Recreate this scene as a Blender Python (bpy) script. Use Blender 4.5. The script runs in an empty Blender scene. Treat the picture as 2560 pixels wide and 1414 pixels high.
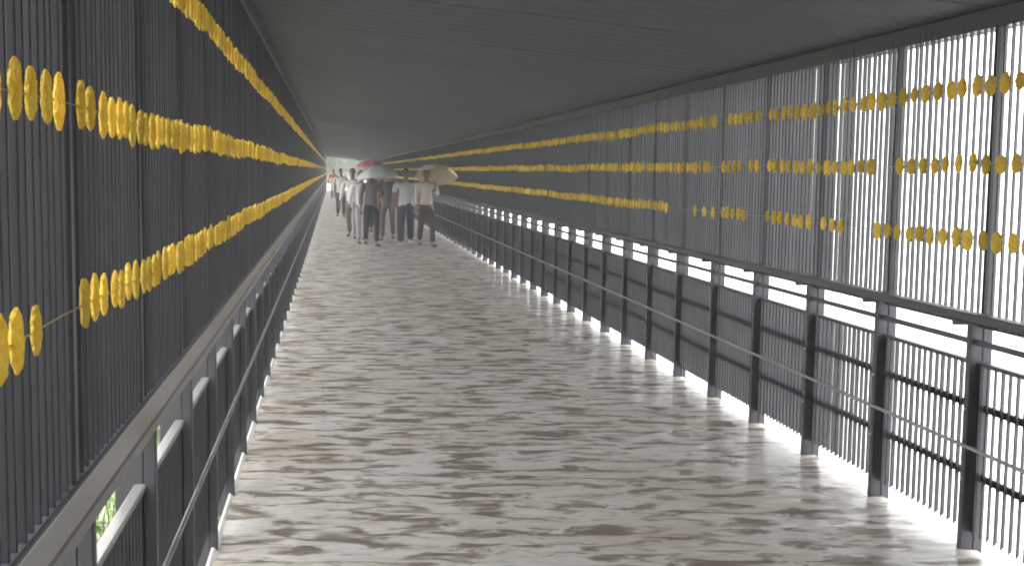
import bpy, bmesh, math, random
import numpy as np
from mathutils import Vector, Matrix, noise as mnoise

random.seed(7)
rng = np.random.default_rng(7)
R = math.radians
scene = bpy.context.scene

# ------------------------------------------------------------------ camera
EYE = 1.60
PITCH = R(5.37)
cam_data = bpy.data.cameras.new('camera')
cam_data.sensor_width = 36.0
cam_data.lens = 36.0 * 3000 / 2560
cam_data.shift_x = 448 / 2560
cam_data.clip_start = 0.05
cam_data.clip_end = 4000
cam = bpy.data.objects.new('camera', cam_data)
cam.location = (0, 0, EYE)
cam.rotation_euler = (math.pi / 2 - PITCH, 0, 0)
scene.collection.objects.link(cam)
scene.camera = cam

# ------------------------------------------------------------------ sky, sun, exposure
SUN_EL, SUN_AZ = R(70), R(185)          # azimuth clockwise from +Y (towards the lake side)
world = bpy.data.worlds.new('World')
scene.world = world
world.use_nodes = True
wn = world.node_tree
wn.nodes.clear()
sky = wn.nodes.new('ShaderNodeTexSky')
sky.sky_type = 'NISHITA'
sky.sun_disc = False
sky.sun_elevation = SUN_EL
sky.sun_rotation = SUN_AZ
sky.air_density = 1.0
sky.dust_density = 7.0
sky.ozone_density = 1.0
hs = wn.nodes.new('ShaderNodeHueSaturation')
hs.inputs['Saturation'].default_value = 0.12
bg = wn.nodes.new('ShaderNodeBackground')
bg.inputs['Strength'].default_value = 0.15
wo = wn.nodes.new('ShaderNodeOutputWorld')
wn.links.new(sky.outputs[0], hs.inputs['Color'])
wn.links.new(hs.outputs[0], bg.inputs['Color'])
wn.links.new(bg.outputs[0], wo.inputs['Surface'])

sun_data = bpy.data.lights.new('sun', 'SUN')
sun_data.energy = 0.6
sun_data.angle = R(20)
sun_data.color = (1.0, 0.97, 0.93)
sun = bpy.data.objects.new('sun', sun_data)
sd = Vector((math.sin(SUN_AZ) * math.cos(SUN_EL), math.cos(SUN_AZ) * math.cos(SUN_EL), math.sin(SUN_EL)))
sun.rotation_euler = sd.to_track_quat('Z', 'Y').to_euler()
sun.location = (20, 0, 40)
scene.collection.objects.link(sun)

vs = scene.view_settings
vs.view_transform = 'Standard'
vs.look = 'None'
vs.gamma = 1.0
vs.use_curve_mapping = False
vs.exposure = 3.1
scene.render.engine = 'CYCLES'
cy = scene.cycles
cy.use_denoising = True
cy.max_bounces = 10
cy.diffuse_bounces = 5
cy.glossy_bounces = 4
cy.transmission_bounces = 6
cy.transparent_max_bounces = 16
cy.volume_bounces = 1
cy.caustics_reflective = False
cy.caustics_refractive = False
cy.sample_clamp_indirect = 8.0
cy.filter_width = 1.9                    # the photograph is a soft video frame

COL = scene.collection

# ------------------------------------------------------------------ helpers
def link(o, parent=None):
    COL.objects.link(o)
    if parent is not None:
        o.parent = parent
    return o

def tag(o, label=None, cat=None, group=None, kind=None):
    if label: o['label'] = label
    if cat: o['category'] = cat
    if group: o['group'] = group
    if kind: o['kind'] = kind
    return o

def empty(name, loc=(0, 0, 0), rz=0.0):
    o = bpy.data.objects.new(name, None)
    o.empty_display_size = 0.2
    o.location = loc
    o.rotation_euler = (0, 0, rz)
    return link(o)

class MB:
    """collects vertices and faces, builds one mesh"""
    def __init__(self):
        self.v, self.f, self.m = [], [], []
    def add(self, verts, faces, mi=0):
        b = len(self.v)
        self.v.extend([tuple(p) for p in verts])
        self.f.extend([tuple(b + i for i in f) for f in faces])
        self.m.extend([mi] * len(faces))
        return self
    def box(self, x0, x1, y0, y1, z0, z1, mi=0):
        v = [(x0,y0,z0),(x1,y0,z0),(x1,y1,z0),(x0,y1,z0),(x0,y0,z1),(x1,y0,z1),(x1,y1,z1),(x0,y1,z1)]
        f = [(0,3,2,1),(4,5,6,7),(0,1,5,4),(1,2,6,5),(2,3,7,6),(3,0,4,7)]
        return self.add(v, f, mi)
    def bbox(self, x0, x1, y0, y1, z0, z1, b=0.004, mi=0):
        """box with its four long (z) edges chamfered"""
        ring = [(x0+b,y0),(x1-b,y0),(x1,y0+b),(x1,y1-b),(x1-b,y1),(x0+b,y1),(x0,y1-b),(x0,y0+b)]
        v = [(x,y,z0) for x,y in ring] + [(x,y,z1) for x,y in ring]
        f = [tuple(range(7,-1,-1)), tuple(range(8,16))] + [(i,(i+1)%8,8+(i+1)%8,8+i) for i in range(8)]
        return self.add(v, f, mi)
    def rail(self, x0, x1, z0, z1, y0, y1, b=0.005, mi=0):
        """bar running along y with chamfered edges"""
        ring = [(x0+b,z0),(x1-b,z0),(x1,z0+b),(x1,z1-b),(x1-b,z1),(x0+b,z1),(x0,z1-b),(x0,z0+b)]
        v = [(x,y0,z) for x,z in ring] + [(x,y1,z) for x,z in ring]
        f = [tuple(range(8)), tuple(range(15,7,-1))] + [(8+i,8+(i+1)%8,(i+1)%8,i) for i in range(8)]
        return self.add(v, f, mi)
    def tube(self, pts, rad, n=8, mi=0, cap=True):
        pts = [Vector(p) for p in pts]
        if not hasattr(rad, '__len__'): rad = [rad] * len(pts)
        rings = []
        for i, p in enumerate(pts):
            d = (pts[min(i+1, len(pts)-1)] - pts[max(i-1, 0)]).normalized()
            up = Vector((0, 0, 1)) if abs(d.z) < 0.9 else Vector((1, 0, 0))
            a = d.cross(up).normalized(); b = d.cross(a).normalized()
            rings.append([p + (a * math.cos(2*math.pi*k/n) + b * math.sin(2*math.pi*k/n)) * rad[i] for k in range(n)])
        v = [q for r in rings for q in r]
        f = []
        for i in range(len(pts) - 1):
            for k in range(n):
                f.append((i*n+k, i*n+(k+1)%n, (i+1)*n+(k+1)%n, (i+1)*n+k))
        if cap:
            f.append(tuple(range(n-1, -1, -1)))
            f.append(tuple((len(pts)-1)*n + k for k in range(n)))
        return self.add(v, f, mi)
    def ball(self, c, r, seg=10, rings=6, mi=0):
        if not hasattr(r, '__len__'): r = (r, r, r)
        v = [(c[0], c[1], c[2]-r[2])]
        for i in range(1, rings):
            t = -math.pi/2 + math.pi*i/rings
            for k in range(seg):
                a = 2*math.pi*k/seg
                v.append((c[0]+r[0]*math.cos(t)*math.cos(a), c[1]+r[1]*math.cos(t)*math.sin(a), c[2]+r[2]*math.sin(t)))
        v.append((c[0], c[1], c[2]+r[2]))
        f = [(0, 1+(k+1)%seg, 1+k) for k in range(seg)]
        for i in range(rings-2):
            for k in range(seg):
                a = 1+i*seg
                f.append((a+k, a+(k+1)%seg, a+seg+(k+1)%seg, a+seg+k))
        l = len(v)-1; a = 1+(rings-2)*seg
        f += [(a+k, a+(k+1)%seg, l) for k in range(seg)]
        return self.add(v, f, mi)
    def mesh(self, name, mats, smooth=False):
        me = bpy.data.meshes.new(name)
        me.from_pydata(self.v, [], self.f)
        for m in (mats if isinstance(mats, (list, tuple)) else [mats]):
            me.materials.append(m)
        if any(self.m):
            me.polygons.foreach_set('material_index', self.m)
        if smooth:
            me.polygons.foreach_set('use_smooth', [True] * len(me.polygons))
        me.update()
        return me
    def build(self, name, mats, parent=None, smooth=False):
        return link(bpy.data.objects.new(name, self.mesh(name, mats, smooth)), parent)

# ------------------------------------------------------------------ materials
MATS = {}
def mat(name, color, rough=0.6, metal=0.0, var=0.0, scale=6.0, bump=0.0, bscale=40.0, spec=0.5, color2=None, stretch=(1,1,1), rvar=0.0, objvar=0.0):
    if name in MATS: return MATS[name]
    m = bpy.data.materials.new(name); m.use_nodes = True
    nt = m.node_tree; p = nt.nodes['Principled BSDF']
    p.inputs['Base Color'].default_value = (*color, 1)
    p.inputs['Roughness'].default_value = rough
    p.inputs['Metallic'].default_value = metal
    p.inputs['Specular IOR Level'].default_value = spec
    tc = nt.nodes.new('ShaderNodeTexCoord')
    mp = nt.nodes.new('ShaderNodeMapping'); mp.inputs['Scale'].default_value = stretch
    nt.links.new(tc.outputs['Object'], mp.inputs['Vector'])
    if var or color2 or objvar:
        c2 = color2 or tuple(max(0, c * (1 - var)) for c in color)
        n = nt.nodes.new('ShaderNodeTexNoise'); n.inputs['Scale'].default_value = scale; n.inputs['Detail'].default_value = 6; n.inputs['Roughness'].default_value = 0.62
        nt.links.new(mp.outputs[0], n.inputs['Vector'])
        rp = nt.nodes.new('ShaderNodeValToRGB')
        rp.color_ramp.elements[0].position = 0.36; rp.color_ramp.elements[1].position = 0.64
        rp.color_ramp.elements[0].color = (*c2, 1); rp.color_ramp.elements[1].color = (*color, 1)
        nt.links.new(n.outputs['Fac'], rp.inputs['Fac'])
        out = rp.outputs['Color']
        if objvar:
            oi = nt.nodes.new('ShaderNodeObjectInfo')
            mr = nt.nodes.new('ShaderNodeMapRange'); mr.inputs['To Min'].default_value = 1 - objvar; mr.inputs['To Max'].default_value = 1 + objvar
            nt.links.new(oi.outputs['Random'], mr.inputs['Value'])
            hv = nt.nodes.new('ShaderNodeHueSaturation')
            nt.links.new(mr.outputs[0], hv.inputs['Value'])
            nt.links.new(out, hv.inputs['Color']); out = hv.outputs['Color']
        nt.links.new(out, p.inputs['Base Color'])
        if rvar:
            mr2 = nt.nodes.new('ShaderNodeMapRange'); mr2.inputs['To Min'].default_value = rough - rvar; mr2.inputs['To Max'].default_value = rough + rvar
            nt.links.new(n.outputs['Fac'], mr2.inputs['Value']); nt.links.new(mr2.outputs[0], p.inputs['Roughness'])
    if bump:
        n2 = nt.nodes.new('ShaderNodeTexNoise'); n2.inputs['Scale'].default_value = bscale; n2.inputs['Detail'].default_value = 4
        nt.links.new(mp.outputs[0], n2.inputs['Vector'])
        b = nt.nodes.new('ShaderNodeBump'); b.inputs['Strength'].default_value = bump; b.inputs['Distance'].default_value = 0.01
        nt.links.new(n2.outputs['Fac'], b.inputs['Height']); nt.links.new(b.outputs[0], p.inputs['Normal'])
    MATS[name] = m
    return m

M_SLAT = mat('dark_slat_paint', (0.021, 0.021, 0.0275), 0.6, spec=0.35, var=0.3, scale=3.0, stretch=(1, 1, 0.4), objvar=0.10)
M_FIN = mat('black_fin_paint', (0.0080, 0.0082, 0.0122), 0.6, var=0.06, scale=3.0, stretch=(1, 1, 0.4), objvar=0.10, spec=0.18)
M_POST = mat('dark_post_paint', (0.048, 0.048, 0.058), 0.40, var=0.3, scale=5.0, rvar=0.1)
M_LPOST = mat('grey_post_paint', (0.045, 0.045, 0.052), 0.38, var=0.25, scale=5.0, rvar=0.1)
M_RAIL = mat('grey_handrail_paint', (0.20, 0.193, 0.185), 0.36, var=0.25, scale=4.0, stretch=(1, 0.3, 1), rvar=0.12, bump=0.1)
M_TUBE = mat('pale_tube_metal', (0.26, 0.26, 0.27), 0.35, metal=0.4, var=0.2, scale=8)
M_ROOF = mat('roof_sheet_paint', (0.064, 0.068, 0.100), 0.55, var=0.3, scale=1.2, objvar=0.10)
M_BOLT = mat('bolt_zinc', (0.6, 0.6, 0.6), 0.3, metal=0.6)
M_KERB = mat('white_kerb_paint', (0.78, 0.77, 0.76), 0.5, var=0.12, scale=4)
M_CONC = mat('wet_concrete', (0.34, 0.32, 0.29), 0.5, var=0.3, scale=3, bump=0.2)
M_FLOWER = mat('marigold_petals', (0.92, 0.78, 0.20), 0.85, color2=(0.84, 0.58, 0.08), scale=90, bump=1.0, bscale=160, objvar=0.16, spec=0.2)
_nt = M_FLOWER.node_tree; _p = _nt.nodes['Principled BSDF']
_t = _nt.nodes.new('ShaderNodeBsdfTranslucent'); _m = _nt.nodes.new('ShaderNodeMixShader'); _m.inputs[0].default_value = 0.45
_nt.links.new(_p.inputs['Base Color'].links[0].from_socket, _t.inputs['Color'])
_nt.links.new(_p.outputs[0], _m.inputs[1]); _nt.links.new(_t.outputs[0], _m.inputs[2])
_nt.links.new(_m.outputs[0], _nt.nodes['Material Output'].inputs['Surface'])
M_STRING = mat('garland_string', (0.35, 0.28, 0.12), 0.8, var=0.2)

def water_mat():
    m = bpy.data.materials.new('muddy_flood_water'); m.use_nodes = True
    nt = m.node_tree; nt.nodes.remove(nt.nodes['Principled BSDF']); L = nt.links.new; N = nt.nodes.new
    tc = N('ShaderNodeTexCoord')
    def nz(scale, stretch, detail=5, rough=0.6, dist=0.0):
        mp = N('ShaderNodeMapping'); mp.inputs['Scale'].default_value = stretch
        L(tc.outputs['Object'], mp.inputs['Vector'])
        n = N('ShaderNodeTexNoise'); n.inputs['Scale'].default_value = scale; n.inputs['Detail'].default_value = detail
        n.inputs['Roughness'].default_value = rough; n.inputs['Distortion'].default_value = dist
        L(mp.outputs[0], n.inputs['Vector']); return n.outputs['Fac']
    def ramp(src, stops):
        rp = N('ShaderNodeValToRGB'); e = rp.color_ramp.elements
        e[0].position, e[0].color = stops[0][0], (*stops[0][1], 1); e[1].position, e[1].color = stops[-1][0], (*stops[-1][1], 1)
        for p_, c in stops[1:-1]:
            k = e.new(p_); k.color = (*c, 1)
        L(src, rp.inputs['Fac']); return rp.outputs['Color']
    broad = ramp(nz(0.9, (1, 1.4, 1), 5), ((0.33, (0.50, 0.455, 0.39)), (0.5, (0.58, 0.555, 0.51)), (0.66, (0.585, 0.575, 0.55))))
    ripple_shade = ramp(nz(1.5, (2.3, 6.6, 1), 5, 0.60, 0.6), ((0.40, (0.26, 0.215, 0.175)), (0.465, (0.60, 0.56, 0.51)), (0.505, (1, 1, 1))))  # dark faces of the ripples painted into the water colour as brown streaks
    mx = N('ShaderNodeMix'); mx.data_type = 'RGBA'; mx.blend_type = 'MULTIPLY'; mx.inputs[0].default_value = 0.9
    L(broad, mx.inputs[6]); L(ripple_shade, mx.inputs[7])
    fine = ramp(nz(1.0, (9.0, 26.0, 1), 3, 0.6, 0.5), ((0.36, (0.50, 0.46, 0.42)), (0.46, (0.88, 0.86, 0.84)), (0.53, (1, 1, 1))))  # finer ripple streaks, likewise painted into the colour
    mx2 = N('ShaderNodeMix'); mx2.data_type = 'RGBA'; mx2.blend_type = 'MULTIPLY'; mx2.inputs[0].default_value = 0.35
    L(mx.outputs[2], mx2.inputs[6]); L(fine, mx2.inputs[7]); mx = mx2
    b = N('ShaderNodeBump'); b.inputs['Strength'].default_value = 0.55; b.inputs['Distance'].default_value = 0.01
    L(nz(2.0, (6, 18, 1), 4), b.inputs['Height'])
    df = N('ShaderNodeBsdfDiffuse'); L(mx.outputs[2], df.inputs['Color'])
    gl = N('ShaderNodeBsdfGlossy'); gl.inputs['Roughness'].default_value = 0.06
    L(b.outputs[0], gl.inputs['Normal'])
    fr = N('ShaderNodeFresnel'); fr.inputs['IOR'].default_value = 1.33; L(b.outputs[0], fr.inputs['Normal'])
    mn = N('ShaderNodeMath'); mn.operation = 'MINIMUM'; mn.inputs[1].default_value = 0.27   # rain-roughened surface never mirrors fully
    L(fr.outputs[0], mn.inputs[0])
    ms = N('ShaderNodeMixShader'); L(mn.outputs[0], ms.inputs[0]); L(df.outputs[0], ms.inputs[1]); L(gl.outputs[0], ms.inputs[2])
    L(ms.outputs[0], nt.nodes['Material Output'].inputs['Surface'])
    return m
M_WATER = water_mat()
M_LAKE = mat('lake_water', (0.30, 0.31, 0.30), 0.12, var=0.15, scale=0.05, bump=0.5, bscale=1.2, stretch=(1, 2, 1))
M_BANK = mat('bank_soil_grass', (0.15, 0.15, 0.11), 0.9, color2=(0.11, 0.115, 0.075), scale=0.9)
M_HILL = mat('hill_scrub', (0.09, 0.12, 0.07), 0.95, color2=(0.06, 0.08, 0.05), scale=0.03)
M_LEAF = mat('leaf_green', (0.12, 0.22, 0.025), 0.55, color2=(0.07, 0.14, 0.02), scale=3)
M_LEAF2 = mat('leaf_dark_green', (0.06, 0.11, 0.035), 0.55, color2=(0.035, 0.07, 0.02), scale=2)
M_BARK = mat('bark', (0.12, 0.09, 0.065), 0.9, var=0.4, scale=9, bump=0.5)
M_GRASS = mat('grass_blade', (0.16, 0.27, 0.03), 0.6, color2=(0.10, 0.19, 0.02), scale=2)

# ------------------------------------------------------------------ dimensions of the walkway
BAY = 0.8544
NS = 16                                   # slats to a bay
PITCHS = BAY / NS
Y0 = 4.96                                 # a post line
K0, K1 = -14, 106
def py(k): return Y0 + BAY * k
YA, YB = py(K0), py(K1)
XL, XR = -0.53, 2.70                      # slat planes
def roof_z(x): return 2.63 - 0.117 * (x + 0.5)
Z_TOP_LOW = 0.80                          # top of the lower slat panel
Z_BOT_UP = 0.955                          # bottom of the upper slat panel
Z_BOT = 0.080

# ------------------------------------------------------------------ setting
MB().box(-0.505, 2.735, YA, YB, -0.28, -0.045).build('walkway_floor', M_CONC)
tag(bpy.data.objects['walkway_floor'], kind='structure')

kb = MB().add([(x, y, z) for y in (YA, YB) for x, z in ((-0.512, -0.06), (-0.512, 0.016), (-0.502, 0.015), (-0.448, -0.040), (-0.448, -0.06))],
              [(0, 1, 6, 5), (1, 2, 7, 6), (2, 3, 8, 7), (3, 4, 9, 8), (4, 0, 5, 9), (4, 3, 2, 1, 0), (5, 6, 7, 8, 9)]).build('kerb', M_KERB)
tag(kb, kind='structure')
# shallow flood water with real ripples running across the deck
def vnoise(x, y, seed):
    """smooth 2-D gradient noise on arrays"""
    r = np.random.default_rng(seed)
    perm = r.permutation(512); g = r.uniform(0, 2*np.pi, 512)
    xi, yi = np.floor(x).astype(int), np.floor(y).astype(int)
    xf, yf = x - xi, y - yi
    def gr(ix, iy, dx, dy):
        h = perm[(perm[ix & 511] + iy) & 511]
        return np.cos(g[h]) * dx + np.sin(g[h]) * dy
    u = xf*xf*xf*(xf*(xf*6-15)+10); v = yf*yf*yf*(yf*(yf*6-15)+10)
    a = gr(xi, yi, xf, yf) * (1-u) + gr(xi+1, yi, xf-1, yf) * u
    b = gr(xi, yi+1, xf, yf-1) * (1-u) + gr(xi+1, yi+1, xf-1, yf-1) * u
    return a * (1-v) + b * v

rows = [YA]
while rows[-1] < 2.6: rows.append(rows[-1] + 0.06)
while rows[-1] < YB:
    rows.append(rows[-1] + max(0.011, rows[-1]**2 * 0.0007))
rows[-1] = YB
ys = np.array(rows)
xs = np.linspace(-0.49, 2.72, 190)
GX, GY = np.meshgrid(xs, ys)
wx = GX + 0.10 * vnoise(GX*1.3, GY*1.7, 3)
wy = GY + 0.07 * vnoise(GX*1.1, GY*2.1, 4)
h1 = vnoise(wx*2.6, wy*7.5, 11)
h2 = vnoise(wx*5.0, wy*15.0, 12)
h3 = vnoise(wx*9.0, wy*26.0, 13)
mod = 0.65 + 0.7 * vnoise(GX*0.8, GY*0.7, 15)
fade = np.clip(11.0 / np.maximum(GY, 1), 0.12, 1.0)
edge = np.exp(-((GX + 0.48) / 0.09)**2) * (0.016 * vnoise(GX*0 + 3.3, GY*1.9, 21) + 0.008 * vnoise(GX*0 + 7.3, GY*5.3, 22))
ridge = lambda h: 1 - 2*np.abs(h)
HZ = (0.0150*h1 + 0.0075*ridge(h2)*0.7 + 0.0060*h2 + 0.0016*h3) * np.clip(mod, 0.25, 1.6) * fade + edge
nr, nc = GX.shape
wv = np.stack([GX.ravel(), GY.ravel(), HZ.ravel()], 1)
idx = np.arange(nr*nc).reshape(nr, nc)
wf = np.stack([idx[:-1,:-1].ravel(), idx[:-1,1:].ravel(), idx[1:,1:].ravel(), idx[1:,:-1].ravel()], 1)
me = bpy.data.meshes.new('water')
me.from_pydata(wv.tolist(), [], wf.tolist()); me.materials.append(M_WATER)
me.polygons.foreach_set('use_smooth', [True]*len(me.polygons)); me.update()
tag(link(bpy.data.objects.new('water', me)), kind='structure')

LAKE_Z = -1.45
tag(MB().add([(-1.0,-60,LAKE_Z),(900,-60,LAKE_Z),(900,900,LAKE_Z),(-1.0,900,LAKE_Z)], [(0,1,2,3)]).build('lake', M_LAKE), kind='structure')

# green bank on the left, running under the deck edge and on to the far end
def bank_z(x, y):
    t = min(max((-0.3 - x) / 6.0, 0), 1)
    return -1.1 + 0.9 * t + 0.12 * mnoise.noise((x*0.35, y*0.35, 0)) - 0.6 * max(0, (x + 0.6)) 
mb = MB()
bx = [-300, -120, -50, -25, -14, -9, -6.5, -5, -4, -3.2, -2.6, -2.1, -1.6, -1.2, -0.8, -0.4, 0.2]
by = list(np.arange(-60, 0, 8)) + list(np.arange(0, 40, 1.0)) + list(np.arange(40, 100, 4.0)) + [100, 140, 220, 400, 700]
bv = [(x, y, bank_z(x, y) + (0.006*abs(x) if x < -14 else 0)) for y in by for x in bx]
n = len(bx)
bf = [(j*n+i, j*n+i+1, (j+1)*n+i+1, (j+1)*n+i) for j in range(len(by)-1) for i in range(n-1)]
tag(mb.add(bv, bf).build('ground', M_BANK, smooth=True), kind='structure')

# landing beyond the far end of the walkway
tag(MB().box(-6, 14, YB + 0.03, YB + 60, -1.6, -0.06).build('landing_pavement', M_CONC), kind='structure')

# far shore hills
def hills():
    mb = MB()
    ang = np.linspace(-8, 92, 220)
    prof = []
    for a in ang:
        t = a * 0.09
        hgt = 9 + 9 * (0.5 + 0.5*mnoise.noise((t*1.6, 3.1, 0))) + 7*max(0, mnoise.noise((t*0.8, 8.7, 0))) + 1.5*mnoise.noise((t*9, 1.0, 0))
        prof.append(hgt)
    v = []
    for a, hgt in zip(ang, prof):
        d = Vector((math.sin(R(a)), math.cos(R(a))))
        for r_, q in ((560, -0.2), (580, 0.25), (615, 0.7), (660, 1.0), (720, 0.6), (800, 0.0)):
            v.append((d.x*r_, d.y*r_, LAKE_Z - 0.1 + hgt*q if q > 0 else LAKE_Z - 0.4))
    f = [(i*6+j, i*6+j+1, (i+1)*6+j+1, (i+1)*6+j) for i in range(len(ang)-1) for j in range(5)]
    return mb.add(v, f).build('hills', M_HILL, smooth=True)
tag(hills(), kind='structure')

# ------------------------------------------------------------------ slatted screens
def copies(proto, n_positions, parent):
    for loc in n_positions:
        c = proto.copy(); c.location = loc; link(c, parent)

FIN = {1: (0.0555, 0.004, R(-40.5)), -1: (0.0150, 0.0105, 0.0)}      # width, thickness, turn of a slat on each side
def slat_geo(mb, s, x, y, z0, z1, turn=0.0):
    """one vertical slat: a flat fin turned like a louvre on the lake side, a thin bar on the other"""
    w, t, a = FIN[s]; a += turn; b = 0.0012
    ca, sa = math.cos(a), math.sin(a)
    if s > 0: hx, hy = t/2, w/2
    else: hx, hy = w/2, t/2
    ring = [(-hx+b,-hy),(hx-b,-hy),(hx,-hy+b),(hx,hy-b),(hx-b,hy),(-hx+b,hy),(-hx,hy-b),(-hx,-hy+b)]
    ring = [(x + p*ca - q*sa, y + p*sa + q*ca) for p, q in ring]
    v = [(p, q, z0) for p, q in ring] + [(p, q, z1) for p, q in ring]
    f = [tuple(range(7,-1,-1)), tuple(range(8,16))] + [(i,(i+1)%8,8+(i+1)%8,8+i) for i in range(8)]
    return mb.add(v, f)

def screen(side, x, post_in, post_out, near_up, near_low, label):
    root = empty('slatted_screen', (x, 0, 0))
    tag(root, label, 'screen')
    s = 1 if side == 'right' else -1
    zt = roof_z(x) - 0.03
    Z_TOP_LOW = 0.80 if s > 0 else 0.735
    up = slat_geo(MB(), s, 0, 0, Z_BOT_UP, zt).mesh('slat', M_FIN if s > 0 else M_SLAT)
    lo = slat_geo(MB(), s, 0, 0, Z_BOT, Z_TOP_LOW).mesh('slat', M_FIN if s > 0 else M_SLAT)
    def ylist(k): return [py(k) + (j + 0.5) * PITCHS for j in range(NS)]
    far = MB()
    for k in range(K0, K1):
        for y in ylist(k):
            jx, jy = random.uniform(-0.0008, 0.0008), random.uniform(-0.0011, 0.0011)
            if near_up[0] <= k < near_up[1]:
                o = link(bpy.data.objects.new('slat', up), root); o.location = (jx, y + jy, 0); o.rotation_euler = (random.uniform(-.001, .001), random.uniform(-.001,.001), random.uniform(-.04, .04))
            else:
                slat_geo(far, s, jx, y+jy, Z_BOT_UP, zt, random.uniform(-.03, .03))
            if near_low[0] <= k < near_low[1]:
                o = link(bpy.data.objects.new('slat', lo), root); o.location = (jx, y + jy, 0); o.rotation_euler = (0, 0, random.uniform(-.04, .04))
            else:
                slat_geo(far, s, jx, y+jy, Z_BOT, Z_TOP_LOW, random.uniform(-.03, .03))
    tag(far.build('slats_beyond', M_FIN if s > 0 else M_SLAT, root), kind='stuff')
    # frame rails behind / in front of the slats
    o_ = s * 0.030
    MB().rail(-0.02, 0.02, zt - 0.05, zt + 0.031, YA, YB).build('top_frame', M_POST, root)
    MB().rail(-0.016, 0.016, Z_BOT_UP - 0.006, Z_BOT_UP + 0.014, YA, YB).build('sill_frame', M_POST, root)
    MB().rail(-0.018, 0.018, Z_TOP_LOW - 0.012, Z_TOP_LOW + 0.006, YA, YB).build('lower_panel_cap', M_POST if s > 0 else M_RAIL, root)  # left cap paler: sky light on its top is put into the colour
    for z in (0.606, 0.31):
        MB().rail(o_ - 0.009, o_ + 0.009, z - 0.016, z + 0.016, YA, YB).build('cross_rail', M_POST, root)
    pm = MB().bbox(min(post_in, post_out) - x, max(post_in, post_out) - x, -0.016, 0.016, -0.10, zt + 0.02, 0.004).mesh('post', M_POST if s > 0 else M_LPOST)
    for k in range(K0, K1 + 1):
        o = link(bpy.data.objects.new('post', pm), root); o.location = (0, py(k), 0)
    return root

scr_r = screen('right', XR, 2.7035, 2.745, (-1, 9), (-1, 8), 'tall dark slatted screen on the lake side, daylight showing between its slats')
scr_l = screen('left', XL, -0.5195, -0.60, (-4, 6), (-4, 5), 'tall dark slatted screen beside the near handrail, seen edge-on and closed')

# ------------------------------------------------------------------ railings in front of the screens
def railing(side, label):
    s = 1 if side == 'right' else -1
    root = empty('railing', ((2.62 if s > 0 else -0.43), 0, 0)); ox = root.location.x
    tag(root, label, 'railing')
    if s > 0:
        r0, r1, z0, z1 = 2.585, 2.645, 0.985, 1.02
        p0, p1 = 2.650, 2.7025
        tb, tz = 2.612, 0.466
        mb0, mz = 2.675, 0.888
    else:
        r0, r1, z0, z1 = -0.434, -0.386, 1.030, 1.060
        p0, p1 = -0.5205, -0.486
        tb, tz = -0.455, 0.53
        mb0, mz = -0.50, 0.905
    # the flat top rail comes in lengths butted over the posts
    mrail = MB().rail(r0-ox, r1-ox, z0, z1, -BAY*2 + 0.0015, BAY*2 - 0.0015, 0.004).mesh('top_rail', M_RAIL if s < 0 else M_POST)
    k = K0 + 2
    while k <= K1 - 2:
        o = link(bpy.data.objects.new('top_rail', mrail), root); o.location = (0, py(k), random.uniform(-.0015, .0015)); k += 4
    MB().rail(mb0-ox-0.008, mb0-ox+0.008, mz-0.012, mz+0.012, YA, YB, 0.003).build('middle_bar', M_POST, root)
    MB().tube([(tb-ox, YA, tz), (tb-ox, 30, tz), (tb-ox, YB, tz)], 0.0085, 8).build('tube_rail', M_TUBE, root, smooth=True)
    m = MB()
    m.bbox(p0-ox, p1-ox, -0.017, 0.017, -0.10, (z0 - 0.002) if s > 0 else 0.93, 0.004)
    pm = m.mesh('post', M_POST)
    br = (MB().box(min(r0, p0)-ox, max(r1, p1)-ox, -0.012, 0.012, z0-0.025, z0-0.0025) if s > 0 else MB().tube([(p1-ox-0.01, 0, 0.925), (-0.425-ox, 0, z0-0.001)], 0.007, 6)).mesh('bracket', M_POST)
    fl = MB().bbox(p0-ox-0.012, p1-ox+0.0, -0.05, 0.05, -0.045, 0.012, 0.006).mesh('foot_plate', M_POST)
    bm_ = MB()
    bx_ = (p0 if s > 0 else p1) - ox
    bolt = MB().tube([(bx_ - s*0.002, -0.006, 0), (bx_ - s*0.010, -0.006, 0)], 0.007, 6).mesh('bolt', M_BOLT)
    for k in range(K0, K1 + 1):
        o = link(bpy.data.objects.new('post', pm), root); o.location = (0, py(k), 0)
        if -4 <= k < 40:
            b = link(bpy.data.objects.new('bracket', br), root); b.location = (0, py(k), 0)
        if -4 <= k < 3 and s > 0:
            for z in (0.606, 0.31):
                b = link(bpy.data.objects.new('bolt', bolt), o); b.location = (0, -0.004, z)
    return root
rail_r = railing('right', 'dark steel railing with open window gaps in front of the lake-side screen')
rail_l = railing('left', 'railing with pale flat grey handrail, closest to the camera')

# ------------------------------------------------------------------ roof
roof = empty('walkway_roof', (0, 0, 2.5))
tag(roof, 'long dark sheet-metal roof covering the whole walkway', 'roof')
def roof_panel():
    mb = MB(); L = BAY - 0.006
    prof = []
    nrib = 4
    for i in range(nrib):
        a = i * L / nrib; w = L / nrib
        prof += [(a + 0.0*w, 0), (a + 0.62*w, 0), (a + 0.70*w, 0.003), (a + 0.92*w, 0.003)]
    prof.append((L, 0))
    x0, x1 = -0.82, 3.0
    v, f = [], []
    for (t, d) in prof:
        for x in (x0, x1):
            v.append((x, t, roof_z(x) - 2.5 + d)); v.append((x, t, roof_z(x) - 2.5 + d + 0.012))
    for i in range(len(prof) - 1):
        a, b = i*4, (i+1)*4
        f += [(a, a+2, b+2, b), (a+1, b+1, b+3, a+3), (a, b, b+1, a+1), (a+2, a+3, b+3, b+2)]
    f += [(0, 1, 3, 2)]; e = (len(prof)-1)*4; f += [(e, e+2, e+3, e+1)]
    return mb.add(v, f).mesh('roof_sheet', M_ROOF)
rp_ = roof_panel()
cap = MB()
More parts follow.
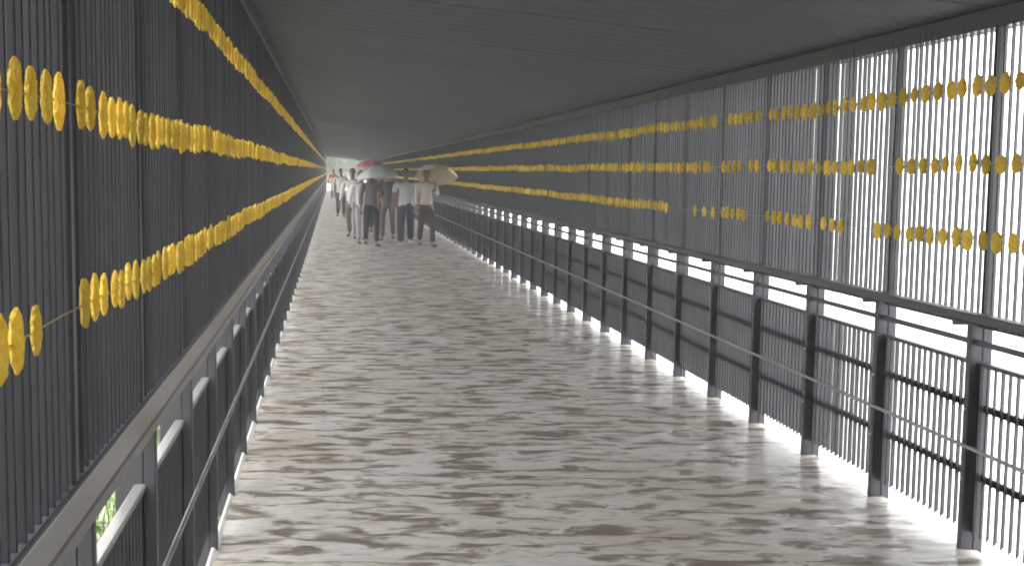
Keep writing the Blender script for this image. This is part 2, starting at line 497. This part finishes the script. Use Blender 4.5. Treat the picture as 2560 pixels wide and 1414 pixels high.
for k in range(K0, K1):
    o = link(bpy.data.objects.new('roof_sheet', rp_), roof); o.location = (0, py(k) + 0.003, random.uniform(-.0006, .0006))
# ridge cover above the sheets closes the joints
v = []
for y in (YA, YB):
    for x in (-0.86, 3.04):
        v += [(x, y, roof_z(x)-2.5+0.035), (x, y, roof_z(x)-2.5+0.055)]
MB().add(v, [(0,2,6,4),(1,5,7,3),(0,1,3,2),(4,6,7,5),(0,4,5,1),(2,3,7,6)]).build('roof_deck', M_ROOF, roof)

# ------------------------------------------------------------------ marigold garlands
def clump(seed):
    """a short thick bundle of ruffled marigold heads tied over one slat"""
    bm = bmesh.new()
    bmesh.ops.create_icosphere(bm, subdivisions=4, radius=1.0)
    sh = Vector((seed*7.3, seed*3.1, seed*1.7))
    for v in bm.verts:
        p = v.co.copy()
        hd = 0.5 + 0.5*math.cos((p.z + 0.15*math.sin(seed*2.1 + p.y)) * 3*math.pi + seed)        # three or four heads up the bundle
        prof = max(0.0, 1 - p.z*p.z)**0.36
        hz = math.hypot(p.x, p.y) or 1e-6
        q = Vector((p.x*1.3, p.y*1.6, p.z*2.4)) + sh
        ruf = 0.16*mnoise.noise(q*1.6) + 0.20*(abs(mnoise.noise(Vector((p.x*4, p.y*5, p.z*9)) + sh)) - 0.2) + 0.10*(hd - 0.5)
        k = prof * (0.93 + ruf)
        v.co = Vector((p.x/hz*k*0.0100, p.y/hz*k*0.0265, p.z*(1 + 0.10*mnoise.noise(q*2))*0.050))
    me = bpy.data.meshes.new('flower_clump'); bm.to_mesh(me); bm.free()
    me.materials.append(M_FLOWER)
    return me
CL = [clump(i + 1) for i in range(6)]
CLV = []
for me in CL:
    a = np.empty(len(me.vertices)*3); me.vertices.foreach_get('co', a)
    fcs = [tuple(p.vertices) for p in me.polygons]
    CLV.append((a.reshape(-1, 3), fcs))
bmf = bmesh.new(); bmesh.ops.create_icosphere(bmf, subdivisions=1, radius=1.0)
LOWV = np.array([v.co[:] for v in bmf.verts]) * np.array([0.011, 0.027, 0.048]); LOWF = [tuple(v.index for v in f.verts) for f in bmf.faces]; bmf.free()

GP = PITCHS * 2
def garland(x, z, label, gaps=(), sparse=(), seed=1, sag=0.013, first=0.0):
    r = random.Random(seed)
    root = empty('marigold_garland', (x, 0, z))
    tag(root, label, 'garland', 'marigold garlands on the screens')
    s = 1 if x > 0 else -1
    def dz(y):
        t = ((y - Y0) / (BAY * 3)) % 1.0
        return sag * (4 * (t - 0.5)**2 - 0.5) + 0.012 * mnoise.noise((y*0.5, seed*3.7, 0))
    far = MB(); n = 0
    pts = []
    i = 0
    y = YA + 0.3
    ystart = 1.45 if s < 0 else 4.3
    while y < YB - 1.0:
        pts.append((0, y, dz(y)))
        skip = any(a < y < b for a, b in gaps)
        if any(a < y < b for a, b in sparse) and i % 2: skip = True
        if y > 6 and r.random() < 0.012: skip = True
        if not skip:
            sc = r.uniform(0.88, 1.10)
            loc = Vector((r.uniform(-.004, .004), y + r.uniform(-.006, .006), dz(y) + r.uniform(-.006, .006)))
            if y >= ystart and n < 300:
                o = link(bpy.data.objects.new('flower_clump', r.choice(CL)), root)
                o.location = loc; o.scale = (sc, sc * r.uniform(0.9, 1.04) * (1.42 if s > 0 else 1), sc * r.uniform(0.92, 1.08) * (0.82 if s > 0 else 1))
                o.rotation_euler = (r.uniform(-.10, .10), r.choice((0, math.pi)), r.uniform(-.08, .08) + r.choice((0, math.pi)))
                n += 1
            else:
                far.add((LOWV * sc * np.array([1, 1, 0.86 if s > 0 else 1]) + np.array(loc)).tolist(), LOWF)
        y += GP; i += 1
    tag(far.build('flower_clumps_beyond', M_FLOWER, root, smooth=True), kind='stuff')
    MB().tube([(0.004*s, p[1], p[2]) for p in pts[::3]], 0.0016, 5).build('string', M_STRING, root)
    return root
GLX, GRX = -0.514, 2.678
garland(GLX, 2.193, 'highest marigold garland, on the nearer left screen just under the roof', seed=1)
garland(GLX, 1.720, 'middle marigold garland on the nearer left screen, level with the eye', seed=2, gaps=((2.33, 2.46),))
garland(GLX, 1.319, 'lowest marigold garland on the nearer left screen, just above the pale handrail', seed=3, gaps=((2.13, 2.44), (3.24, 3.33)))
garland(GRX, 1.938, 'highest marigold garland on the lake-side screen', seed=4, gaps=((8.25, 8.42), (7.42, 7.6)), sag=0.010)
garland(GRX, 1.625, 'middle marigold garland of three on the lake-side screen', seed=5, gaps=((8.28, 8.52), (7.72, 7.9), (7.42, 7.58), (5.75, 5.95)), sag=0.010)
garland(GRX, 1.308, 'lowest marigold garland on the lake-side screen, broken by gaps above the railing', seed=6, gaps=((9.1, 9.55), (7.44, 7.78), (6.55, 6.7), (6.10, 6.30)), sparse=((8.2, 9.1), (5.85, 6.12)), sag=0.010)

# ------------------------------------------------------------------ plants
def leaf_cloud(mb, c, rad, n, size, r, hollow=0.35, mi=0):
    for _ in range(n):
        while True:
            p = Vector((r.uniform(-1, 1), r.uniform(-1, 1), r.uniform(-1, 1)))
            if hollow < p.length < 1: break
        p = Vector((p.x*rad[0], p.y*rad[1], p.z*rad[2])) + Vector(c)
        a = r.uniform(0, 2*math.pi); tilt = r.uniform(-0.9, 0.9)
        d = Vector((math.cos(a), math.sin(a), r.uniform(-0.5, 0.5))).normalized()
        w = d.cross(Vector((math.sin(tilt)*0.6, 0.2, 1))).normalized()
        L = size * r.uniform(0.7, 1.3)
        q = [p, p + d*L*0.5 + w*L*0.28, p + d*L, p + d*L*0.5 - w*L*0.28]
        mb.add(q, [(0, 1, 2, 3)], mi)

def shrub(x, y, h, label, seed, m):
    r = random.Random(seed); z = bank_z(x, y) - 0.03
    root = empty('shrub', (x, y, z)); tag(root, label, 'shrub', 'shrubs on the bank')
    st = MB()
    lv = MB()
    for i in range(6):
        a = r.uniform(0, 6.28); e = Vector((math.cos(a)*0.3*h, math.sin(a)*0.3*h, h*r.uniform(0.55, 0.9)))
        st.tube([(0, 0, 0), e*0.5 + Vector((0, 0, 0.08*h)), e], [0.015, 0.01, 0.004], 5)
        leaf_cloud(lv, e, (0.27*h, 0.27*h, 0.22*h), 170, 0.09, r, 0.1)
    leaf_cloud(lv, (0, 0, h*0.4), (0.4*h, 0.4*h, 0.35*h), 350, 0.09, r, 0.2)
    st.build('stem', M_BARK, root); lv.build('foliage', m, root)
for i, (x, y, h, lb) in enumerate(((-1.75, 7.6, 0.75, 'bright green leafy shrub glimpsed in the nearest gap under the pale handrail'),
                        (-1.9, 10.9, 0.8, 'bright green leafy shrub glimpsed in the second gap under the pale handrail'),
                        (-2.5, 14.5, 1.0, 'green shrub on the bank behind the second handrail gap'))):
    shrub(x, y, h, lb, 40+i, M_LEAF)

r = random.Random(77); gm = MB()
for _ in range(9000):
    x, y = -0.75 - abs(r.gauss(0, 1.3)), r.uniform(1.5, 26)
    z = bank_z(x, y) - 0.01; h = r.uniform(0.10, 0.30); a = r.uniform(0, 6.28)
    w = Vector((math.cos(a), math.sin(a), 0)) * 0.008; t = Vector((r.gauss(0, .06), r.gauss(0, .06), h))
    b = Vector((x, y, z))
    gm.add([b - w, b + w, b + t*0.6 + w*0.7, b + t], [(0, 1, 2, 3)])
tag(gm.build('grass', M_GRASS), 'bright green grass on the bank beside the walkway', 'grass', kind='stuff')

def tree(x, y, h, label, seed, low=0.28):
    r = random.Random(seed); root = empty('tree', (x, y, -0.1)); tag(root, label, 'tree', 'trees beyond the far end')
    tk = MB(); lf = MB()
    top = Vector((r.uniform(-.3, .3), r.uniform(-.3, .3), h*0.62))
    tk.tube([(0, 0, 0), top*0.4 + Vector((.1, 0, 0)), top], [0.19, 0.14, 0.07], 8)
    for i in range(11):
        a = i*2.4 + r.uniform(-.4, .4); f = r.uniform(low, 0.95)
        s0 = top * min(f, 0.95); e = s0 + Vector((math.cos(a), math.sin(a), 0.45)) * h * r.uniform(0.2, 0.33)
        tk.tube([s0, (s0+e)*0.5 + Vector((0, 0, .15)), e], [0.06, 0.04, 0.015], 5)
        leaf_cloud(lf, e, (h*0.20, h*0.20, h*0.16), 520, 0.30, r, 0.1)
    leaf_cloud(lf, top + Vector((0, 0, h*0.15)), (h*0.26, h*0.26, h*0.24), 900, 0.30, r, 0.1)
    tk.build('trunk', M_BARK, root); lf.build('crown', M_LEAF2, root)
for i, (x, y, h, lb) in enumerate(((-1.2, 112, 5.2, 'misty green tree left of the path beyond the far end'),
                                   (1.3, 124, 6.0, 'misty green tree straight ahead beyond the far end'),
                                   (3.8, 114, 5.0, 'misty green tree right of the path beyond the far end'),
                                   (0.2, 131, 6.5, 'tall misty green tree farthest back beyond the far end'))):
    tree(x, y, h, lb, 90+i, low=0.12)

# ------------------------------------------------------------------ people
def ground(px, py_):
    """point of the deck seen at that place of the picture"""
    u, v = (px - 832)/3000, (707 - py_)/3000
    d = Vector((u, math.cos(PITCH) + v*math.sin(PITCH), -math.sin(PITCH) + v*math.cos(PITCH)))
    t = -EYE / d.z
    return Vector((d.x*t, d.y*t, 0))

def skin_mesh(name, verts, edges, radii, mats, sub=1, root=0):
    me = bpy.data.meshes.new(name); me.from_pydata([tuple(v) for v in verts], edges, []); me.update()
    o = bpy.data.objects.new('tmp', me); COL.objects.link(o)
    md = o.modifiers.new('skin', 'SKIN'); md.use_smooth_shade = True; md.branch_smoothing = 0.4
    for i, r_ in enumerate(radii):
        sv = me.skin_vertices[0].data[i]
        sv.radius = r_ if hasattr(r_, '__len__') else (r_, r_)
        sv.use_root = (i == root)
    sb = o.modifiers.new('sub', 'SUBSURF'); sb.levels = sub; sb.render_levels = sub
    bpy.context.view_layer.update()
    dg = bpy.context.evaluated_depsgraph_get()
    out = bpy.data.meshes.new_from_object(o.evaluated_get(dg))
    bpy.data.objects.remove(o); bpy.data.meshes.remove(me)
    out.name = name; out.materials.clear()
    for m in mats: out.materials.append(m)
    return out

SKIN = [mat('skin_brown', (0.30, 0.17, 0.105), 0.5, var=0.1, scale=8), mat('skin_tan', (0.38, 0.23, 0.15), 0.5, var=0.1, scale=8)]
HAIR = mat('black_hair', (0.012, 0.010, 0.010), 0.5, var=0.3, scale=30)
EYE_M = mat('eye_dark', (0.03, 0.02, 0.02), 0.2)
LIP_M = mat('lip', (0.26, 0.10, 0.08), 0.5)
def cloth(name, c, var=0.15): return mat(name, c, 0.85, var=var, scale=7, bump=0.25, bscale=18, spec=0.2)

def person(label, px, py_, h, shirt, trousers, shoes, hem=0.80, sleeve='short', stride=0.16, ph=1, hold=None, rz=0.0, skin=0, wide=1.0, leg_wide=1.0, group='walkers on the wet deck'):
    S = h / 1.70
    g = ground(px, py_)
    root = empty('person', (g.x, g.y, -0.006), rz); tag(root, label, 'person', group)
    P = lambda x, y, z: Vector((x*S, y*S, z*S))
    # joints; the person faces -y (the camera)
    J = {'pel': P(0, 0, .93), 'spi': P(0, 0.005, 1.10), 'che': P(0, 0.0, 1.27), 'nb': P(0, .01, 1.43), 'nk': P(0, -.005, 1.50)}
    legs = {}
    for sgn, n_ in ((-1, 'l'), (1, 'r')):
        f = stride * ph * sgn
        kn = P(sgn*.105, -f*0.45 - .05, .50); an = P(sgn*.10, -f, .085 + (0.05 if f < 0 else 0.0))
        legs[n_] = (P(sgn*.095, 0, .88), kn, an, an + P(sgn*.02, -.15, -.055 if f >= 0 else -.085))
    arms = {}
    for sgn, n_ in ((-1, 'l'), (1, 'r')):
        f = -stride * ph * sgn * 0.8
        sh = P(sgn*.185*wide, .005, 1.395)
        if hold == n_:
            el, wr, pm = P(sgn*.235, -.08, 1.14), P(sgn*.15, -.24, 1.27), P(sgn*.135, -.26, 1.345)
        elif hold == 'fold':
            el, wr, pm = P(sgn*.27, -.06, 1.14), P(sgn*.06, -.20, 1.16), P(-sgn*.02, -.21, 1.17)
        else:
            el, wr, pm = P(sgn*.245*wide, .02 - f*0.3, 1.12), P(sgn*.265*wide, -.03 - f*0.9, .89), P(sgn*.265*wide, -.05 - f, .80)
        arms[n_] = (sh, el, wr, pm)
    sk = SKIN[skin]
    # continuous body
    V, E, Rd = [], [], []
    def ad(p, r_, par=None):
        V.append(p); Rd.append(tuple(q*S for q in r_) if hasattr(r_, '__len__') else (r_*S, r_*S))
        if par is not None: E.append((par, len(V)-1))
        return len(V)-1
    a0 = ad(J['pel'], (.125, .095)); a1 = ad(J['spi'], (.115, .085), a0); a2 = ad(J['che'], (.135, .095), a1)
    a3 = ad(J['nb'], (.07, .06), a2); a4 = ad(J['nk'], (.052, .055), a3)
    a5 = ad(P(0, -.018, 1.565), (.068, .080), a4); a6 = ad(P(0, -.012, 1.635), (.074, .092), a5); a7 = ad(P(0, .0, 1.69), (.040, .050), a6)
    for n_ in 'lr':
        sh, el, wr, pm = arms[n_]
        b = ad(sh, .055, a2); b = ad((sh+el)/2, .047, b); b = ad(el, .038, b); b = ad(wr, .027, b); b = ad(pm, (.040, .020), b)
        hp, kn, an, toe = legs[n_]
        b = ad(hp, .088, a0); b = ad((hp+kn)/2, .072, b); b = ad(kn, .053, b); b = ad((kn+an)/2 + P(0, .012, .02), .050, b); b = ad(an, .034, b); b = ad(toe, (.038, .024), b)
    me = skin_mesh('body', V, E, Rd, [sk, EYE_M, LIP_M], 1)
    x = MB()
    for n_, sgn in (('l', -1), ('r', 1)):
        sh, el, wr, pm = arms[n_]
        d = (pm - wr).normalized()
        side = d.cross(Vector((0, 1, 0)) if abs(d.y) < 0.9 else Vector((1, 0, 0))).normalized(); nrm = side.cross(d)
        curl = nrm * (0.5 if (hold == n_) else 0.25)
        for q, (off, L) in enumerate(((-.027, .062), (-.009, .075), (.009, .080), (.027, .070))):
            s0 = pm + side*off*S + d*0.028*S
            x.tube([s0, s0 + (d*0.55 + curl*0.3)*L*S, s0 + (d*0.85 + curl)*L*S], [.0092*S, .0085*S, .006*S], 6)
        s0 = pm - side*.030*S - d*.02*S
        x.tube([s0, s0 - side*.022*S + d*.02*S, s0 - side*.026*S + d*.05*S], [.011*S, .010*S, .007*S], 6)
    x.ball(P(0, -.118, 1.590), (.013*S, .020*S, .022*S), 8, 5)
    for sgn in (-1, 1):
        x.ball(P(sgn*.081, .002, 1.600), (.010*S, .020*S, .030*S), 8, 5)
        x.ball(P(sgn*.031, -.098, 1.617), (.013*S, .008*S, .008*S), 8, 5, mi=1)
    x.ball(P(0, -.097, 1.548), (.024*S, .008*S, .007*S), 8, 5, mi=2)
    bm = bmesh.new(); bm.from_mesh(me)
    t = x.mesh('t', [sk, EYE_M, LIP_M], True); bm.from_mesh(t); bm.to_mesh(me); bm.free(); bpy.data.meshes.remove(t)
    me.polygons.foreach_set('use_smooth', [True]*len(me.polygons))
    link(bpy.data.objects.new('body', me), root)
    # hair: a cap over the top and back of the head
    hb = MB(); nu, nv = 14, 7
    hv = []
    for j in range(nv+1):
        for i in range(nu):
            a = 2*math.pi*i/nu
            front = max(0, -math.sin(a))
            lim = 1.75 - 0.95*front
            t_ = lim * j/nv
            rr = 1.0 + 0.05*mnoise.noise((i*.9, j*.9, px*.1))
            hv.append(P(.083*rr*math.sin(t_)*math.cos(a), .004 + .104*rr*math.sin(t_)*math.sin(a), 1.628 + .094*rr*math.cos(t_)))
    hf = [(j*nu+i, j*nu+(i+1)%nu, (j+1)*nu+(i+1)%nu, (j+1)*nu+i) for j in range(nv) for i in range(nu)]
    hb.add(hv, hf).build('hair', HAIR, root, smooth=True)
    # shirt
    V, E, Rd = [], [], []
    w = wide
    c0 = ad(P(0, 0, hem), (.165*w, .125)); c1 = ad(P(0, 0, (hem+1.1)/2), (.158*w, .118), c0); c2 = ad(J['spi'] + P(0, 0, .02), (.150*w, .112), c1)
    c3 = ad(J['che'], (.165*w, .118), c2); c4 = ad(P(0, .008, 1.385), (.115*w, .085), c3); c5 = ad(P(0, .004, 1.455), (.068, .066), c4)
    for n_ in 'lr':
        sh, el, wr, pm = arms[n_]
        b = ad(sh, .070, c3); b = ad((sh+el)/2, .066, b)
        if sleeve == 'long':
            b = ad(el, .054, b); b = ad(wr + (el-wr)*0.12, .042, b)
        else:
            b = ad(el + (sh-el)*0.18, .062, b)
    link(bpy.data.objects.new('shirt', skin_mesh('shirt', V, E, Rd, [shirt], 1)), root)
    # trousers
    V, E, Rd = [], [], []
    c0 = ad(P(0, 0, 1.0), (.135, .105)); c1 = ad(P(0, 0, .93), (.145, .115), c0)
    lw = leg_wide
    for n_ in 'lr':
        hp, kn, an, toe = legs[n_]
        b = ad(hp + P(0, 0, -.03), .102*lw, c1); b = ad((hp+kn)/2, .088*lw, b); b = ad(kn, .072*lw, b); b = ad((kn+an)/2, .066*lw, b); b = ad(an + P(0, .005, -.01), .060*lw, b)
    link(bpy.data.objects.new('trousers', skin_mesh('trousers', V, E, Rd, [trousers], 1)), root)
    for n_ in 'lr':
        hp, kn, an, toe = legs[n_]
        V, E, Rd = [], [], []
        b = ad(an + P(0, .045, -.045), (.042, .040)); b = ad(an + P(0, -.03, -.045), (.046, .042), b); b = ad(toe + P(0, -.005, .005), (.048, .032), b); b = ad(toe + P(0, -.06, -.002), (.034, .022), b)
        link(bpy.data.objects.new('shoe', skin_mesh('shoe', V, E, Rd, [shoes], 1)), root)
    hand = None
    if hold in ('l', 'r'):
        hand = root.location + Matrix.Rotation(rz, 3, 'Z') @ (arms[hold][3] + P(0, -.015, .0))
    return root, hand

def umbrella(label, hand, tip, rad, depth, canopy_mat, shaft_up):
    """hand: where it is held; tip: direction of the shaft (unit); shaft_up: length from hand to crown"""
    q = Vector(tip).normalized().to_track_quat('Z', 'Y')
    root = empty('umbrella', hand); root.rotation_mode = 'QUATERNION'; root.rotation_quaternion = q
    tag(root, label, 'umbrella', 'umbrellas held by walkers')
    ng, sub, nr_ = 8, 5, 9
    cb = MB(); v = []
    for layer in (0, 1):
        for j in range(nr_+1):
            t = j/nr_
            for i in range(ng*sub):
                a = 2*math.pi*i/(ng*sub); w_ = abs((i % sub)/sub - 0.5)*2      # 1 at ribs, 0 mid gore
                dip = (1 - w_**2)
                rr = rad*math.sin(t*1.28)/math.sin(1.28) * (1 - 0.07*dip*t)
                zz = shaft_up - depth*(1 - math.cos(t*1.28))/(1 - math.cos(1.28)) - 0.02*dip*math.sin(t*3.1)
                v.append((rr*math.cos(a), rr*math.sin(a), zz - 0.003*layer))
    N = ng*sub; o2 = (nr_+1)*N; f = []
    for j in range(nr_):
        for i in range(N):
            a, b = j*N+i, j*N+(i+1) % N
            f.append((a, b, b+N, a+N)); f.append((o2+a+N, o2+b+N, o2+b, o2+a))
    for i in range(N):
        a, b = nr_*N+i, nr_*N+(i+1) % N; f.append((a, b, o2+b, o2+a))
    cb.add(v, f).build('canopy', canopy_mat, root, smooth=True)
    for i in range(ng):
        a = 2*math.pi*i/ng
        pts = []
        for j in range(nr_+1):
            t = j/nr_; rr = rad*math.sin(t*1.28)/math.sin(1.28)*1.0; zz = shaft_up - depth*(1-math.cos(t*1.28))/(1-math.cos(1.28)) - 0.008
            pts.append((rr*math.cos(a), rr*math.sin(a), zz))
        rb = MB().tube(pts, 0.0028, 5).build('rib', M_BOLT, root)
        m_ = pts[5]; MB().tube([(0, 0, shaft_up - depth*1.25), m_], 0.0022, 5).build('stretcher', M_BOLT, rb)
    MB().tube([(0, 0, -0.05), (0, 0, shaft_up + 0.05)], 0.006, 8).build('shaft', M_BOLT, root, smooth=True)
    MB().tube([(0, 0, 0.06), (0, 0, -0.08), (0, 0.01, -0.12), (0, 0.04, -0.14), (0, 0.07, -0.12), (0, 0.075, -0.10)], 0.011, 8).build('handle', HAIR, root, smooth=True)
    return root

C_GREY = cloth('grey_shirt', (0.22, 0.20, 0.215)); C_LAV = cloth('pale_lavender_shirt', (0.76, 0.77, 0.88), 0.08); C_CREAM = cloth('cream_shirt', (0.82, 0.77, 0.70), 0.08)
C_WHITE = cloth('white_shirt', (0.88, 0.87, 0.86), 0.05); C_DARK = cloth('charcoal_trousers', (0.040, 0.036, 0.045)); C_NAVY = cloth('navy_trousers', (0.060, 0.075, 0.115))
C_BROWN = cloth('dark_brown_trousers', (0.075, 0.062, 0.058)); C_PALE = cloth('pale_grey_trousers', (0.46, 0.44, 0.50)); C_ORANGE = cloth('orange_shirt', (0.75, 0.13, 0.04))
C_MAUVE = cloth('dusky_trousers', (0.17, 0.13, 0.13)); C_DGREY = cloth('dark_grey_shirt', (0.11, 0.11, 0.12)); C_TAUPE = cloth('taupe_trousers', (0.22, 0.19, 0.18))
SH_D = mat('dark_shoe', (0.03, 0.027, 0.025), 0.4); SH_L = mat('pale_shoe', (0.62, 0.62, 0.64), 0.5)
def canopy_mat(name, c, alpha=1.0, tr=0.35):
    m = mat(name, c, 0.45, var=0.12, scale=5)
    p = m.node_tree.nodes['Principled BSDF']; p.inputs['Alpha'].default_value = alpha
    return m
U_CLEAR = canopy_mat('grey_green_canopy', (0.78, 0.83, 0.80), 0.82)
U_PINK = canopy_mat('pink_canopy', (0.90, 0.36, 0.44)); U_CREAM = canopy_mat('cream_canopy', (0.82, 0.72, 0.52))

pA, hA = person('person in grey shirt and dark trousers under the grey-green umbrella', 928, 613, 1.60, C_GREY, C_DARK, SH_D, hem=.86, sleeve='long', hold='r', ph=1, stride=.20, rz=.10)
umbrella('grey-green see-through umbrella over the person in a grey shirt', hA, (-0.10, 0.05, 1), 0.47, 0.27, U_CLEAR, 0.44)
pB, _ = person('person in pale lavender shirt, wide navy trousers and white shoes, without umbrella', 1014, 612, 1.62, C_LAV, C_NAVY, SH_L, hem=.80, sleeve='short', ph=-1, stride=.15, rz=-.12, wide=1.18, leg_wide=1.28)
pC, hC = person('person in cream shirt and dark trousers under the cream umbrella', 1065, 615, 1.61, C_CREAM, C_BROWN, SH_D, hem=.88, sleeve='long', hold='r', ph=1, stride=.22, rz=.15, skin=1)
umbrella('cream umbrella tilted back beside the right railing', hC, (0.10, 0.42, 1), 0.46, 0.26, U_CREAM, 0.46)
pD, _ = person('person in long white shirt and dark trousers, left of the group', 881, 594, 1.63, C_WHITE, C_TAUPE, SH_D, hem=.72, sleeve='long', ph=1, stride=.24, rz=-.15, wide=1.05)
pE, _ = person('person in white shirt and pale grey trousers, half hidden by the grey shirt', 903, 607, 1.58, C_WHITE, C_PALE, SH_D, hem=.70, sleeve='long', ph=-1, stride=.20, rz=.2)
pF, _ = person('person in cream shirt and dark trousers walking alone behind the group, by the left railing', 852, 542, 1.64, C_CREAM, C_BROWN, SH_D, hem=.78, sleeve='long', ph=1, stride=.14, wide=1.1)
pG, _ = person('farthest person, in an orange-red shirt by the left railing', 834, 497, 1.62, C_ORANGE, C_DARK, SH_D, hem=.80, ph=-1, stride=.1, wide=1.1)
pH, _ = person('person in dark grey shirt and dusky trousers behind, between grey and lavender shirts', 969, 599, 1.60, C_DGREY, C_MAUVE, SH_D, hem=.82, sleeve='short', ph=-1, stride=.22, rz=-.2)
pI, hI = person('person holding the pink umbrella, hidden behind the grey shirt', 938, 582, 1.62, C_DGREY, C_DARK, SH_D, hem=.82, sleeve='long', hold='l', ph=1)
umbrella('pink umbrella showing above the grey-green one', hI, (0.02, 0.03, 1), 0.40, 0.20, U_PINK, 0.58)

# ------------------------------------------------------------------ rain haze
hz = bpy.data.materials.new('rain_haze'); hz.use_nodes = True
nt = hz.node_tree; nt.nodes.remove(nt.nodes['Principled BSDF'])
pv = nt.nodes.new('ShaderNodeVolumePrincipled')
pv.inputs['Color'].default_value = (0.93, 0.94, 0.95, 1); pv.inputs['Density'].default_value = 0.0048; pv.inputs['Anisotropy'].default_value = 0.0
nt.links.new(pv.outputs[0], nt.nodes['Material Output'].inputs['Volume'])
haze = MB().box(-320, 920, -80, 920, -3.2, 45).build('haze', hz)
tag(haze, 'thin rain haze over the whole place', 'haze', kind='stuff')
